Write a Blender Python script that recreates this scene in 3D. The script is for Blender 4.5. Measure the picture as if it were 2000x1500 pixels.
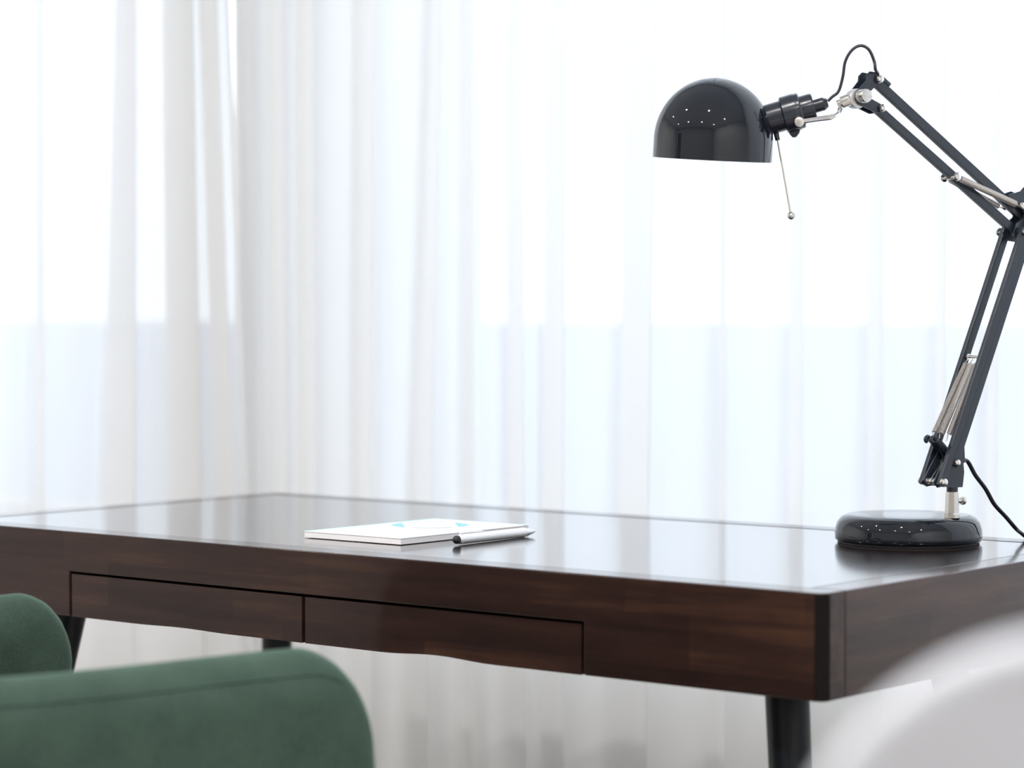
import bpy, bmesh, math, random
from mathutils import Vector, Matrix
random.seed(4)
for o in list(bpy.data.objects):
    bpy.data.objects.remove(o)
scn = bpy.context.scene
COL = scn.collection
V = Vector

# ---------------------------------------------------------------- camera
cd = bpy.data.cameras.new('camera')
cam = bpy.data.objects.new('camera', cd); COL.objects.link(cam)
cam.location = (1.1113, -1.7819, 0.9848)
cam.rotation_euler = (math.radians(90) - 0.028198, 0, 0.68261)
cd.sensor_width = 36.0
cd.lens = 4867.4 / 2000 * 36
cd.clip_start = 0.05
cd.dof.use_dof = True
cd.dof.focus_distance = 2.50
cd.dof.aperture_fstop = 4.2
cd.dof.aperture_blades = 0
scn.camera = cam

# ---------------------------------------------------------------- sky, exposure
w = bpy.data.worlds.new('overcast_sky'); scn.world = w; w.use_nodes = True
bgn = w.node_tree.nodes['Background']
bgn.inputs[0].default_value = (0.85, 0.895, 1.0, 1)
bgn.inputs[1].default_value = 2.35
vs = scn.view_settings
vs.view_transform = 'Standard'; vs.look = 'None'; vs.gamma = 1.0; vs.exposure = 0.06
vs.use_curve_mapping = False
scn.cycles.use_light_tree = False
scn.cycles.max_bounces = 5
scn.cycles.diffuse_bounces = 3
scn.cycles.glossy_bounces = 3
scn.cycles.transmission_bounces = 4
scn.cycles.transparent_max_bounces = 8
scn.cycles.caustics_reflective = False
scn.cycles.caustics_refractive = False
scn.cycles.sample_clamp_indirect = 3.0
scn.cycles.sample_clamp_direct = 8.0
DOWNLIGHT_W = 20.5

WIN = [(-3.30, -1.715, 0.60, 2.42), (-1.400, 1.70, 0.60, 2.42)]      # x0, x1, z0, z1
for (x0, x1, z0, z1) in WIN:                                          # sky portals in the openings
    ld = bpy.data.lights.new('window_portal', 'AREA'); ld.shape = 'RECTANGLE'
    ld.size = x1 - x0; ld.size_y = z1 - z0
    ld.cycles.is_portal = True
    lo = bpy.data.objects.new('window_portal', ld); COL.objects.link(lo)
    lo.location = ((x0 + x1) / 2, 1.19, (z0 + z1) / 2)
    lo.rotation_euler = (math.radians(-90), 0, 0)

# ---------------------------------------------------------------- materials
def newmat(name):
    m = bpy.data.materials.new(name); m.use_nodes = True
    nt = m.node_tree
    return m, nt, nt.nodes['Principled BSDF']
def N(nt, t, **kw):
    n = nt.nodes.new(t)
    for k, v in kw.items():
        setattr(n, k, v)
    return n
def plain(name, col, rough=0.5, metal=0.0, coat=0.0, spec=0.5, coat_rough=0.03, noise=0.04, nscale=60.0):
    m, nt, b = newmat(name)
    tc = N(nt, 'ShaderNodeTexCoord'); nz = N(nt, 'ShaderNodeTexNoise'); nz.inputs['Scale'].default_value = nscale
    mx = N(nt, 'ShaderNodeMix', data_type='RGBA', blend_type='MIX')
    mx.inputs[6].default_value = tuple(c * (1 - noise) for c in col) + (1,)
    mx.inputs[7].default_value = tuple(min(1, c * (1 + noise)) for c in col) + (1,)
    nt.links.new(tc.outputs['Object'], nz.inputs['Vector'])
    nt.links.new(nz.outputs[0], mx.inputs[0]); nt.links.new(mx.outputs[2], b.inputs['Base Color'])
    b.inputs['Roughness'].default_value = rough; b.inputs['Metallic'].default_value = metal
    b.inputs['Coat Weight'].default_value = coat; b.inputs['Coat Roughness'].default_value = coat_rough
    b.inputs['Specular IOR Level'].default_value = spec
    return m

def wood(name, c1, c2, c3, axis='X', rough=0.34, spec=0.5, coat=0.0, block=True, bump=0.06, coat_ior=1.5):
    m, nt, b = newmat(name)
    L = nt.links.new
    tc = N(nt, 'ShaderNodeTexCoord'); mp = N(nt, 'ShaderNodeMapping')
    sc = {'X': (1.6, 26, 26), 'Y': (26, 1.6, 26), 'Z': (26, 26, 1.6)}[axis]
    mp.inputs['Scale'].default_value = sc
    L(tc.outputs['Object'], mp.inputs[0])
    n1 = N(nt, 'ShaderNodeTexNoise'); n1.inputs['Scale'].default_value = 2.2; n1.inputs['Detail'].default_value = 8; n1.inputs['Roughness'].default_value = 0.65
    L(mp.outputs[0], n1.inputs['Vector'])
    # short staves glued end to end: one tone per stave
    sp = N(nt, 'ShaderNodeSeparateXYZ'); L(tc.outputs['Object'], sp.inputs[0])
    al = {'X': 0, 'Y': 1, 'Z': 2}[axis]; ac = {'X': 2, 'Y': 2, 'Z': 0}[axis]
    def mm(op, a, bb=0.0):
        q = N(nt, 'ShaderNodeMath', operation=op)
        for i_, s_ in enumerate((a, bb)):
            if isinstance(s_, (int, float)): q.inputs[i_].default_value = s_
            else: L(s_, q.inputs[i_])
        return q.outputs[0]
    row = mm('FLOOR', mm('MULTIPLY', mm('ADD', sp.outputs[ac], 0.0175), 21.7))
    cell = mm('FLOOR', mm('ADD', mm('MULTIPLY', sp.outputs[al], 5.3), mm('MULTIPLY', row, 0.37)))
    cb = N(nt, 'ShaderNodeCombineXYZ'); L(cell, cb.inputs[0]); L(row, cb.inputs[1])
    wn_ = N(nt, 'ShaderNodeTexWhiteNoise'); wn_.noise_dimensions = '2D'; L(cb.outputs[0], wn_.inputs['Vector'])
    sx = N(nt, 'ShaderNodeSeparateColor'); L(wn_.outputs['Color'], sx.inputs[0])
    n2 = N(nt, 'ShaderNodeTexNoise'); n2.inputs['Scale'].default_value = 5.0; n2.inputs['Detail'].default_value = 4
    mp3 = N(nt, 'ShaderNodeMapping'); mp3.inputs['Scale'].default_value = {'X': (1, 2.4, 2.4), 'Y': (2.4, 1, 2.4), 'Z': (2.4, 2.4, 1)}[axis]
    L(tc.outputs['Object'], mp3.inputs[0]); L(mp3.outputs[0], n2.inputs['Vector'])
    def mth(op, a, bb):
        q = N(nt, 'ShaderNodeMath', operation=op)
        for i, s in enumerate((a, bb)):
            if isinstance(s, (int, float)): q.inputs[i].default_value = s
            else: L(s, q.inputs[i])
        return q.outputs[0]
    f = mth('MULTIPLY', n1.outputs[0], 0.62)
    f = mth('ADD', f, mth('MULTIPLY', sx.outputs[0], 0.14 if block else 0.0))
    f = mth('ADD', f, mth('MULTIPLY', n2.outputs[0], 0.34))
    cr = N(nt, 'ShaderNodeValToRGB')
    cr.color_ramp.elements[0].position = 0.36; cr.color_ramp.elements[0].color = (*c1, 1)
    cr.color_ramp.elements[1].position = 0.80; cr.color_ramp.elements[1].color = (*c3, 1)
    e = cr.color_ramp.elements.new(0.58); e.color = (*c2, 1)
    L(f, cr.inputs[0]); L(cr.outputs[0], b.inputs['Base Color'])
    bp = N(nt, 'ShaderNodeBump'); bp.inputs['Strength'].default_value = bump; bp.inputs['Distance'].default_value = 0.001
    L(n1.outputs[0], bp.inputs['Height']); L(bp.outputs[0], b.inputs['Normal'])
    b.inputs['Roughness'].default_value = rough; b.inputs['Specular IOR Level'].default_value = spec
    b.inputs['Coat Weight'].default_value = coat; b.inputs['Coat Roughness'].default_value = 0.10; b.inputs['Coat IOR'].default_value = coat_ior
    return m

M = {}
M['wood_x'] = wood('walnut_stain_long', (0.010, 0.0055, 0.0052), (0.026, 0.0125, 0.0100), (0.066, 0.032, 0.019), 'X', rough=0.45, coat=1.0, coat_ior=1.33, spec=0.05)
M['wood_corner'] = wood('dark_corner_wood', (0.004, 0.003, 0.003), (0.007, 0.005, 0.005), (0.012, 0.008, 0.007), 'Z', rough=0.5, spec=0.1, block=False)
M['wood_y'] = wood('walnut_stain_cross', (0.020, 0.010, 0.009), (0.046, 0.023, 0.017), (0.090, 0.046, 0.028), 'Y', rough=0.36, coat=1.0, coat_ior=1.30, spec=0.1)
M['wood_top'] = wood('walnut_stain_top', (0.014, 0.009, 0.009), (0.022, 0.014, 0.013), (0.034, 0.022, 0.019), 'X', rough=0.20, coat=1.0, bump=0.0, coat_ior=1.40, spec=0.12)
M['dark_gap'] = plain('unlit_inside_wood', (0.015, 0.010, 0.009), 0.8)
M['leg'] = plain('black_leg_paint', (0.007, 0.009, 0.012), 0.30, spec=0.22)
M['gloss'] = plain('gloss_black_enamel', (0.007, 0.010, 0.016), 0.03, spec=0.5, noise=0.0)
M['gloss'].node_tree.nodes['Principled BSDF'].inputs['IOR'].default_value = 1.55
M['satin'] = plain('satin_black_paint', (0.016, 0.023, 0.036), 0.30, coat=0.25, coat_rough=0.2)
M['plastic'] = plain('black_plastic', (0.011, 0.015, 0.026), 0.24, coat=0.4, coat_rough=0.1)
M['rubber'] = plain('black_rubber', (0.012, 0.012, 0.013), 0.6)
M['cord'] = plain('black_cord_sheath', (0.010, 0.010, 0.016), 0.38)
M['chrome'] = plain('chrome', (0.82, 0.80, 0.78), 0.12, metal=1.0)
M['nickel'] = plain('brushed_nickel', (0.72, 0.70, 0.67), 0.26, metal=1.0)
M['zinc'] = plain('grey_zinc', (0.66, 0.67, 0.68), 0.35, metal=0.8)
M['spring'] = plain('spring_steel', (0.72, 0.68, 0.65), 0.28, metal=1.0)
M['white_in'] = plain('white_enamel_inside', (0.85, 0.85, 0.84), 0.4)
M['bulb'] = plain('frosted_bulb', (0.9, 0.9, 0.88), 0.3)
M['paper'] = plain('white_paper', (0.90, 0.90, 0.92), 0.6)
M['pages'] = plain('page_edges', (0.86, 0.85, 0.88), 0.8, nscale=300)
M['teal'] = plain('teal_print', (0.25, 0.55, 0.63), 0.55)
M['ink'] = plain('grey_print', (0.20, 0.30, 0.32), 0.6)
M['pen'] = plain('silver_white_lacquer', (0.84, 0.85, 0.87), 0.28, metal=0.3)
M['wall'] = plain('white_wall_paint', (0.86, 0.86, 0.85), 0.8, nscale=20, noise=0.02)
M['wall_taupe'] = plain('taupe_wall_paint', (0.42, 0.40, 0.38), 0.8, nscale=20, noise=0.02)
M['ceiling'] = plain('white_ceiling_paint', (0.88, 0.88, 0.88), 0.85, nscale=20, noise=0.02)
M['floor'] = wood('pale_oak_floor', (0.34, 0.30, 0.27), (0.42, 0.385, 0.35), (0.50, 0.46, 0.42), 'X', rough=0.4)
M['frame'] = plain('white_window_frame', (0.85, 0.86, 0.87), 0.35)
M['door'] = wood('dark_door', (0.05, 0.035, 0.03), (0.08, 0.055, 0.045), (0.11, 0.08, 0.065), 'Z', rough=0.4, block=False)
M['parapet'] = plain('pale_render', (0.55, 0.58, 0.66), 0.9, nscale=6, noise=0.06)
M['wchair'] = plain('white_shell_plastic', (0.56, 0.58, 0.63), 0.6)
def mat_green(name='green_bouclé_fabric'):
    m, nt, b = newmat('green_woven_fabric'); L = nt.links.new
    tc = N(nt, 'ShaderNodeTexCoord')
    n1 = N(nt, 'ShaderNodeTexNoise'); n1.inputs['Scale'].default_value = 420; n1.inputs['Detail'].default_value = 3
    n2 = N(nt, 'ShaderNodeTexNoise'); n2.inputs['Scale'].default_value = 22; n2.inputs['Detail'].default_value = 4
    L(tc.outputs['Object'], n1.inputs['Vector']); L(tc.outputs['Object'], n2.inputs['Vector'])
    a = N(nt, 'ShaderNodeMath', operation='MULTIPLY_ADD'); a.inputs[1].default_value = 0.5
    L(n1.outputs[0], a.inputs[0])
    h = N(nt, 'ShaderNodeMath', operation='MULTIPLY'); h.inputs[1].default_value = 0.5
    L(n2.outputs[0], h.inputs[0]); L(h.outputs[0], a.inputs[2])
    cr = N(nt, 'ShaderNodeValToRGB')
    cr.color_ramp.elements[0].position = 0.30; cr.color_ramp.elements[0].color = (0.024, 0.044, 0.033, 1)
    cr.color_ramp.elements[1].position = 0.72; cr.color_ramp.elements[1].color = (0.053, 0.087, 0.067, 1)
    L(a.outputs[0], cr.inputs[0]); L(cr.outputs[0], b.inputs['Base Color'])
    bp = N(nt, 'ShaderNodeBump'); bp.inputs['Strength'].default_value = 0.55; bp.inputs['Distance'].default_value = 0.0012
    L(n1.outputs[0], bp.inputs['Height']); L(bp.outputs[0], b.inputs['Normal'])
    b.inputs['Roughness'].default_value = 0.9; b.inputs['Specular IOR Level'].default_value = 0.2
    b.inputs['Sheen Weight'].default_value = 0.35; b.inputs['Sheen Roughness'].default_value = 0.35
    b.inputs['Sheen Tint'].default_value = (0.55, 0.85, 0.70, 1)
    return m
M['green'] = mat_green()
def mat_sheer():
    m, nt, b = newmat('white_sheer_voile'); L = nt.links.new
    nt.nodes.remove(b); out = nt.nodes['Material Output']
    tr = N(nt, 'ShaderNodeBsdfTransparent'); tr.inputs[0].default_value = (1, 1, 1, 1)
    tl = N(nt, 'ShaderNodeBsdfTranslucent'); tl.inputs[0].default_value = (0.97, 0.97, 0.97, 1)
    df = N(nt, 'ShaderNodeBsdfDiffuse'); df.inputs[0].default_value = (0.95, 0.95, 0.95, 1)
    m1 = N(nt, 'ShaderNodeMixShader'); m1.inputs[0].default_value = 0.25
    L(tl.outputs[0], m1.inputs[1]); L(df.outputs[0], m1.inputs[2])
    m2 = N(nt, 'ShaderNodeMixShader'); m2.inputs[0].default_value = 0.82
    L(tr.outputs[0], m2.inputs[1]); L(m1.outputs[0], m2.inputs[2])
    L(m2.outputs[0], out.inputs[0])
    return m
M['sheer'] = mat_sheer()
def mat_glass():
    m, nt, b = newmat('window_glass'); L = nt.links.new
    nt.nodes.remove(b); out = nt.nodes['Material Output']
    tr = N(nt, 'ShaderNodeBsdfTransparent'); tr.inputs[0].default_value = (0.95, 0.98, 0.98, 1)
    gl = N(nt, 'ShaderNodeBsdfGlossy'); gl.inputs['Roughness'].default_value = 0.0
    lw = N(nt, 'ShaderNodeLayerWeight'); lw.inputs[0].default_value = 0.5
    pw = N(nt, 'ShaderNodeMath', operation='POWER'); pw.inputs[1].default_value = 5.0; L(lw.outputs['Facing'], pw.inputs[0])
    fr = N(nt, 'ShaderNodeMath', operation='MULTIPLY_ADD'); fr.inputs[1].default_value = 0.9; fr.inputs[2].default_value = 0.04; L(pw.outputs[0], fr.inputs[0])
    mx = N(nt, 'ShaderNodeMixShader'); L(fr.outputs[0], mx.inputs[0]); L(tr.outputs[0], mx.inputs[1]); L(gl.outputs[0], mx.inputs[2])
    L(mx.outputs[0], out.inputs[0]); return m
M['glass'] = mat_glass()
def mat_emit(name, col, s):
    m, nt, b = newmat(name); b.inputs['Base Color'].default_value = (0.8, 0.8, 0.8, 1)
    b.inputs['Emission Color'].default_value = (*col, 1); b.inputs['Emission Strength'].default_value = s
    return m
M['lens'] = mat_emit('downlight_lens', (1.0, 0.93, 0.84), 40.0)

# ---------------------------------------------------------------- mesh helpers (world coordinates)
def thing(name, loc, label, cat, group=None):
    o = bpy.data.objects.new(name, None); COL.objects.link(o)
    o.location = loc; o['label'] = label; o['category'] = cat; o.empty_display_size = 0.05
    if group: o['group'] = group
    return o
def world_loc(o):
    p = V((0, 0, 0))
    while o is not None:
        p += o.location; o = o.parent
    return p
def build(name, bm, mat, parent=None, smooth=True, origin=None, angle=35, label=None):
    bmesh.ops.recalc_face_normals(bm, faces=bm.faces)
    base = world_loc(parent) if parent else V((0, 0, 0))
    org = V(origin) if origin is not None else base
    bmesh.ops.translate(bm, verts=bm.verts, vec=-org)
    me = bpy.data.meshes.new(name); bm.to_mesh(me); bm.free()
    if smooth:
        me.polygons.foreach_set('use_smooth', [True] * len(me.polygons))
        me.set_sharp_from_angle(angle=math.radians(angle))
    o = bpy.data.objects.new(name, me); COL.objects.link(o)
    o.location = org - base
    if parent: o.parent = parent
    if smooth and angle <= 50:
        wn = o.modifiers.new('weighted_normals', 'WEIGHTED_NORMAL'); wn.keep_sharp = True; wn.weight = 80
    me.materials.append(mat)
    if label: o['label'] = label
    return o
def struct(o):
    o['kind'] = 'structure'; return o

def add_box(bm, x0, x1, y0, y1, z0, z1, bev=0.0, seg=2, mat4=None):
    r = bmesh.ops.create_cube(bm, size=1.0)
    vs_ = r['verts']
    bmesh.ops.scale(bm, vec=(x1 - x0, y1 - y0, z1 - z0), verts=vs_)
    bmesh.ops.translate(bm, vec=((x0 + x1) / 2, (y0 + y1) / 2, (z0 + z1) / 2), verts=vs_)
    if bev > 0:
        ed = list({e for v in vs_ for e in v.link_edges})
        rr = bmesh.ops.bevel(bm, geom=ed, offset=bev, segments=seg, affect='EDGES', profile=0.5)
        vs_ = list({v for f in rr['faces'] for v in f.verts} | {v for v in vs_ if v.is_valid})
    if mat4 is not None:
        bmesh.ops.transform(bm, matrix=mat4, verts=vs_)
    return vs_
def frame_from(axis):
    a = V(axis).normalized()
    t = V((0, 0, 1)) if abs(a.z) < 0.9 else V((1, 0, 0))
    u = t.cross(a).normalized(); v = a.cross(u)
    return u, v, a
def add_lathe(bm, o, axis, prof, seg=48, closed=False):
    """prof: list of (radius, height along axis)."""
    o = V(o); u, v, a = frame_from(axis)
    rings = []
    for (r, h) in prof:
        if r < 1e-6:
            rings.append([bm.verts.new(o + a * h)])
        else:
            rings.append([bm.verts.new(o + a * h + (u * math.cos(2 * math.pi * k / seg) + v * math.sin(2 * math.pi * k / seg)) * r) for k in range(seg)])
    n = len(rings)
    for i in range(n if closed else n - 1):
        A, B = rings[i], rings[(i + 1) % n]
        if len(A) == 1 and len(B) == 1: continue
        for k in range(seg):
            k2 = (k + 1) % seg
            if len(A) == 1: bm.faces.new((A[0], B[k], B[k2]))
            elif len(B) == 1: bm.faces.new((A[k], B[0], A[k2]))
            else: bm.faces.new((A[k], A[k2], B[k2], B[k]))
def add_cyl(bm, p0, p1, r0, r1=None, seg=24, bev=0.0):
    p0, p1 = V(p0), V(p1); r1 = r0 if r1 is None else r1
    L = (p1 - p0).length
    if bev > 0:
        pr = [(0, 0), (r0 - bev, 0), (r0 - bev * .3, bev * .3), (r0, bev), (r1, L - bev), (r1 - bev * .3, L - bev * .3), (r1 - bev, L), (0, L)]
    else:
        pr = [(0, 0), (r0, 0), (r1, L), (0, L)]
    add_lathe(bm, p0, p1 - p0, pr, seg)
def catmull(pts, per=8):
    pts = [V(p) for p in pts]; P = [2 * pts[0] - pts[1]] + pts + [2 * pts[-1] - pts[-2]]
    out = []
    for i in range(1, len(P) - 2):
        for k in range(per):
            t = k / per; a, b, c, d = P[i - 1], P[i], P[i + 1], P[i + 2]
            out.append(0.5 * ((2 * b) + (c - a) * t + (2 * a - 5 * b + 4 * c - d) * t * t + (3 * b - a - 3 * c + d) * t ** 3))
    out.append(pts[-1]); return out
def add_tube(bm, pts, r, seg=10, cap=True, flat=None):
    pts = [V(p) for p in pts]
    rs = r if isinstance(r, (list, tuple)) else [r] * len(pts)
    tan = [(pts[min(i + 1, len(pts) - 1)] - pts[max(i - 1, 0)]).normalized() for i in range(len(pts))]
    u, _, _ = frame_from(tan[0]); rings = []
    for i, p in enumerate(pts):
        u = (u - tan[i] * u.dot(tan[i])).normalized(); v = tan[i].cross(u)
        fu, fv = (1, 1) if flat is None else flat
        rings.append([bm.verts.new(p + (u * math.cos(2 * math.pi * k / seg) * fu + v * math.sin(2 * math.pi * k / seg) * fv) * rs[i]) for k in range(seg)])
    for A, B in zip(rings, rings[1:]):
        for k in range(seg):
            bm.faces.new((A[k], A[(k + 1) % seg], B[(k + 1) % seg], B[k]))
    if cap:
        bm.faces.new(rings[0][::-1]); bm.faces.new(rings[-1])
def add_sphere(bm, c, r, seg=20):
    c = V(c); n = seg // 2
    add_lathe(bm, c, (0, 0, 1), [(r * math.sin(math.pi * i / n), -r * math.cos(math.pi * i / n)) for i in range(n + 1)], seg)
def add_prism(bm, poly, d0, d1, fn, bev=0.0, seg=2):
    """poly: 2-D outline; fn(a, b, d) -> world; extruded from d0 to d1."""
    A = [bm.verts.new(fn(a, b, d0)) for a, b in poly]; B = [bm.verts.new(fn(a, b, d1)) for a, b in poly]
    fs = [bm.faces.new(A[::-1]), bm.faces.new(B)]
    n = len(poly)
    for k in range(n):
        fs.append(bm.faces.new((A[k], A[(k + 1) % n], B[(k + 1) % n], B[k])))
    if bev > 0:
        ed = list({e for f in fs for e in f.edges})
        bmesh.ops.bevel(bm, geom=ed, offset=bev, segments=seg, affect='EDGES', profile=0.5)
def NB(): return bmesh.new()

# ---------------------------------------------------------------- the room
X0, X1, Y0, Y1, ZC = -3.9, 2.6, -3.8, 1.0, 2.62
TH = 0.20
bm = NB(); add_box(bm, X0 - TH, X1 + TH, Y0 - TH, Y1 + TH, -0.12, 0.0); struct(build('floor', bm, M['floor'], smooth=False))
bm = NB(); add_box(bm, X0 - TH, X1 + TH, Y0 - TH, Y1 + TH, ZC, ZC + 0.12); struct(build('ceiling', bm, M['ceiling'], smooth=False))
bm = NB(); add_box(bm, X0 - TH, X0, Y0, Y1, 0, ZC); struct(build('wall_left', bm, M['wall'], smooth=False))
bm = NB(); add_box(bm, X1, X1 + TH, Y0, Y1, 0, ZC); struct(build('wall_right', bm, M['wall'], smooth=False))
bm = NB()
add_box(bm, X0 - TH, X0 + 0.5, Y0 - TH, Y0, 0, ZC); add_box(bm, X0 + 0.5, X0 + 1.42, Y0 - TH, Y0, 2.10, ZC)
add_box(bm, X0 + 1.42, X1 + TH, Y0 - TH, Y0, 0, ZC)
struct(build('wall_front', bm, M['wall_taupe'], smooth=False))
bm = NB()
zs = 0.60; zt = 2.42
add_box(bm, X0 - TH, X1 + TH, Y1, Y1 + TH, 0, zs)
add_box(bm, X0 - TH, X1 + TH, Y1, Y1 + TH, zt, ZC)
xs = [X0 - TH, WIN[0][0], WIN[0][1], WIN[1][0], WIN[1][1], X1 + TH]
for a, b in ((0, 1), (2, 3), (4, 5)):
    add_box(bm, xs[a], xs[b], Y1, Y1 + TH, zs, zt)
struct(build('wall_back', bm, M['wall'], smooth=False))
for i, (x0, x1, z0, z1) in enumerate(WIN):
    bm = NB(); t = 0.05; y0, y1 = Y1 + 0.11, Y1 + 0.17
    add_box(bm, x0, x1, y0, y1, z0, z0 + t); add_box(bm, x0, x1, y0, y1, z1 - t, z1)
    add_box(bm, x0, x0 + t, y0, y1, z0 + t, z1 - t); add_box(bm, x1 - t, x1, y0, y1, z0 + t, z1 - t)
    wo = struct(build('window_%d' % (i + 1), bm, M['frame'], smooth=False))
    bm = NB(); add_box(bm, x0 + t, x1 - t, y0 + 0.027, y0 + 0.033, z0 + t, z1 - t)
    build('pane', bm, M['glass'], wo, smooth=False)
    bm = NB(); add_box(bm, x0 - 0.0, x1 + 0.0, Y1 - 0.03, Y1 + 0.10, z0, z0 + 0.025, 0.004)
    build('window_sill', bm, M['frame'], wo)
# door in the wall behind the camera
bm = NB(); add_box(bm, X0 + 0.53, X0 + 1.39, Y0 - 0.07, Y0 - 0.02, 0.005, 2.07, 0.004)
dr = struct(build('door_1', bm, M['door']))
bm = NB(); add_cyl(bm, (X0 + 1.30, Y0 - 0.02, 1.02), (X0 + 1.30, Y0 + 0.05, 1.02), 0.012); add_cyl(bm, (X0 + 1.31, Y0 + 0.045, 1.02), (X0 + 1.18, Y0 + 0.045, 1.02), 0.009)
build('door_handle', bm, M['nickel'], dr)
bm = NB()
for a, b, c, d in ((X0 + 0.44, X0 + 0.52, 0, 2.16), (X0 + 1.40, X0 + 1.48, 0, 2.16), (X0 + 0.52, X0 + 1.40, 2.08, 2.16)):
    add_box(bm, a, b, Y0, Y0 + 0.015, c, d, 0.003)
struct(build('trim_1', bm, M['frame']))
bm = NB(); add_box(bm, X0, X1, Y1 - 0.015, Y1, 0, 0.09, 0.003); struct(build('baseboard_back', bm, M['frame']))
bm = NB(); add_box(bm, X1 - 0.015, X1, Y0, Y1 - 0.015, 0, 0.09, 0.003); struct(build('baseboard_right', bm, M['frame']))
bm = NB(); add_box(bm, X0, X0 + 0.015, Y0, Y1 - 0.015, 0, 0.09, 0.003); struct(build('baseboard_left', bm, M['frame']))
# balcony slab and parapet outside
bm = NB(); add_box(bm, -7, 6, 1.2, 3.0, -0.12, 0.0); struct(build('floor_balcony', bm, M['parapet'], smooth=False))
bm = NB(); add_box(bm, -7, 6, 2.80, 2.95, 0.0, 0.965, 0.01); struct(build('wall_parapet', bm, M['parapet']))
# recessed ceiling lamps
k = 0
spots = [(-2.6, -2.4), (-1.2, -2.4), (0.2, -2.4), (1.6, -2.4), (-2.6, -0.9), (-1.2, -0.9), (0.2, -0.9), (1.6, -0.9)]
words = ['nearest the door, above the far left of the room', 'second along the row nearest the door wall', 'third along the row nearest the door wall', 'in the corner behind the camera, farthest from door',
         'at the left end of the row nearest the windows', 'above the green armchair, second from left of window row', 'above the white chair, third in the window row', 'at the right end of the row nearest the windows']
for (x, y), wd in zip(spots, words):
    t = thing('ceiling_downlight', (x, y, ZC), 'round recessed ceiling lamp ' + wd, 'ceiling lamp', 'recessed lamps in the ceiling')
    bm = NB(); add_lathe(bm, (x, y, ZC), (0, 0, -1), [(0.040, 0.0005), (0.058, 0.0005), (0.058, 0.004), (0.054, 0.007), (0.041, 0.005)], 32, closed=True)
    build('trim_ring', bm, M['frame'], t)
    bm = NB(); add_cyl(bm, (x, y, ZC - 0.0035), (x, y, ZC - 0.0005), 0.0395)
    build('lens', bm, M['lens'], t)
    ld = bpy.data.lights.new('downlight_lamp', 'AREA'); ld.shape = 'DISK'; ld.size = 0.075
    ld.energy = DOWNLIGHT_W; ld.color = (1.0, 0.98, 0.96)
    lo = bpy.data.objects.new('downlight_lamp', ld); COL.objects.link(lo); lo.parent = t; lo.location = (0, 0, -0.012)

# ---------------------------------------------------------------- sheer curtains
ZB, ZTOP = 0.015, 2.50
ZA, ZZ = 1.44, 0.70            # heights at which the two columns of each fold were taken
def curtain(name, label, folds, xl, xr, yc, edge_r=None):
    """folds: (left, right) of each overlap at ZA and at ZZ; the cloth runs to 'right', doubles back to 'left' and runs on."""
    bm = NB(); rows = []
    nz = 34
    for iz in range(nz + 1):
        z = ZB + (ZTOP - ZB) * iz / nz
        tt = (z - ZZ) / (ZA - ZZ); tt = max(-0.4, min(1.25, tt))
        rnd = random.Random(11)
        pts = [V((xl, yc + 0.01, z))]
        prev = xl
        for i, (a1, b1, a0, b0) in enumerate(folds):
            a = a0 + (a1 - a0) * tt; b = b0 + (b1 - b0) * tt
            g = rnd.uniform(0.75, 1.2); wob = 0.006 * math.sin(1.7 * z + i * 1.3)
            dn = 0.014 * g
            mid = (prev + a) / 2
            span = a - prev
            pts.append(V((mid - 0.10 * span, yc + 0.008 * g + wob, z)))
            pts.append(V((a + 0.35 * (b - a), yc - dn * 0.95 + wob, z)))
            pts.append(V((b, yc - dn * 0.55 + wob, z)))
            pts.append(V(((a + b) / 2, yc + wob, z)))
            pts.append(V((a, yc + dn * 0.6 + wob, z)))
            pts.append(V((a + 0.65 * (b - a), yc + dn * 1.1 + wob, z)))
            prev = b
        er = xr if edge_r is None else edge_r(z)
        pts.append(V(((prev + er) / 2, yc + 0.012, z))); pts.append(V((er, yc, z)))
        rows.append([bm.verts.new(p) for p in catmull(pts, 5)])
    for A, B in zip(rows, rows[1:]):
        for k in range(len(A) - 1):
            bm.faces.new((A[k], A[k + 1], B[k + 1], B[k]))
    t = thing(name, ((xl + xr) / 2, yc, 0), label, 'curtain', 'sheer curtains along the window wall')
    build('cloth', bm, M['sheer'], t, angle=180)
    # heading rail the panel hangs from
    bm = NB(); add_box(bm, xl, xr, yc - 0.012, yc + 0.012, ZTOP - 0.004, ZTOP + 0.02, 0.003)
    build('heading_tape', bm, M['frame'], t)
    return t
R = [(-1.529, -1.488, -1.524, -1.488), (-1.451, -1.425, -1.457, -1.423), (-1.395, -1.359, -1.393, -1.356), (-1.284, -1.243, -1.284, -1.25), (-1.157, -1.126, -1.188, -1.141), (-1.096, -1.071, -1.096, -1.071), (-1.017, -0.978, -1.017, -0.978), (-0.946, -0.901, -0.953, -0.906), (-0.819, -0.759, -0.828, -0.767), (-0.679, -0.656, -0.673, -0.654), (-0.568, -0.542, -0.572, -0.542), (-0.455, -0.423, -0.455, -0.425), (-0.357, -0.337, -0.36, -0.338), (-0.293, -0.27, -0.293, -0.27)]
R = [tuple(v - 0.018 * (0.66 - (v + 0.57) * 0.375) for v in q) for q in R]
x = -0.17
while x < 1.85:
    g = random.uniform(0.02, 0.045); R.append((x, x + g, x, x + g)); x += random.uniform(0.09, 0.15)
Lf = [(-1.993, -1.95, -1.993, -1.95), (-1.798, -1.736, -1.838, -1.748), (-1.685, -1.605, -1.685, -1.596)]
Lf = [tuple(v + 0.0286 for v in q) for q in Lf]
x = -2.13; extra = []
while x > -3.35:
    g = random.uniform(0.03, 0.06); extra.append((x, x + g, x, x + g)); x -= random.uniform(0.11, 0.17)
Lf = extra[::-1] + Lf + [(-1.577, -1.527, -1.545, -1.492)]
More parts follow.
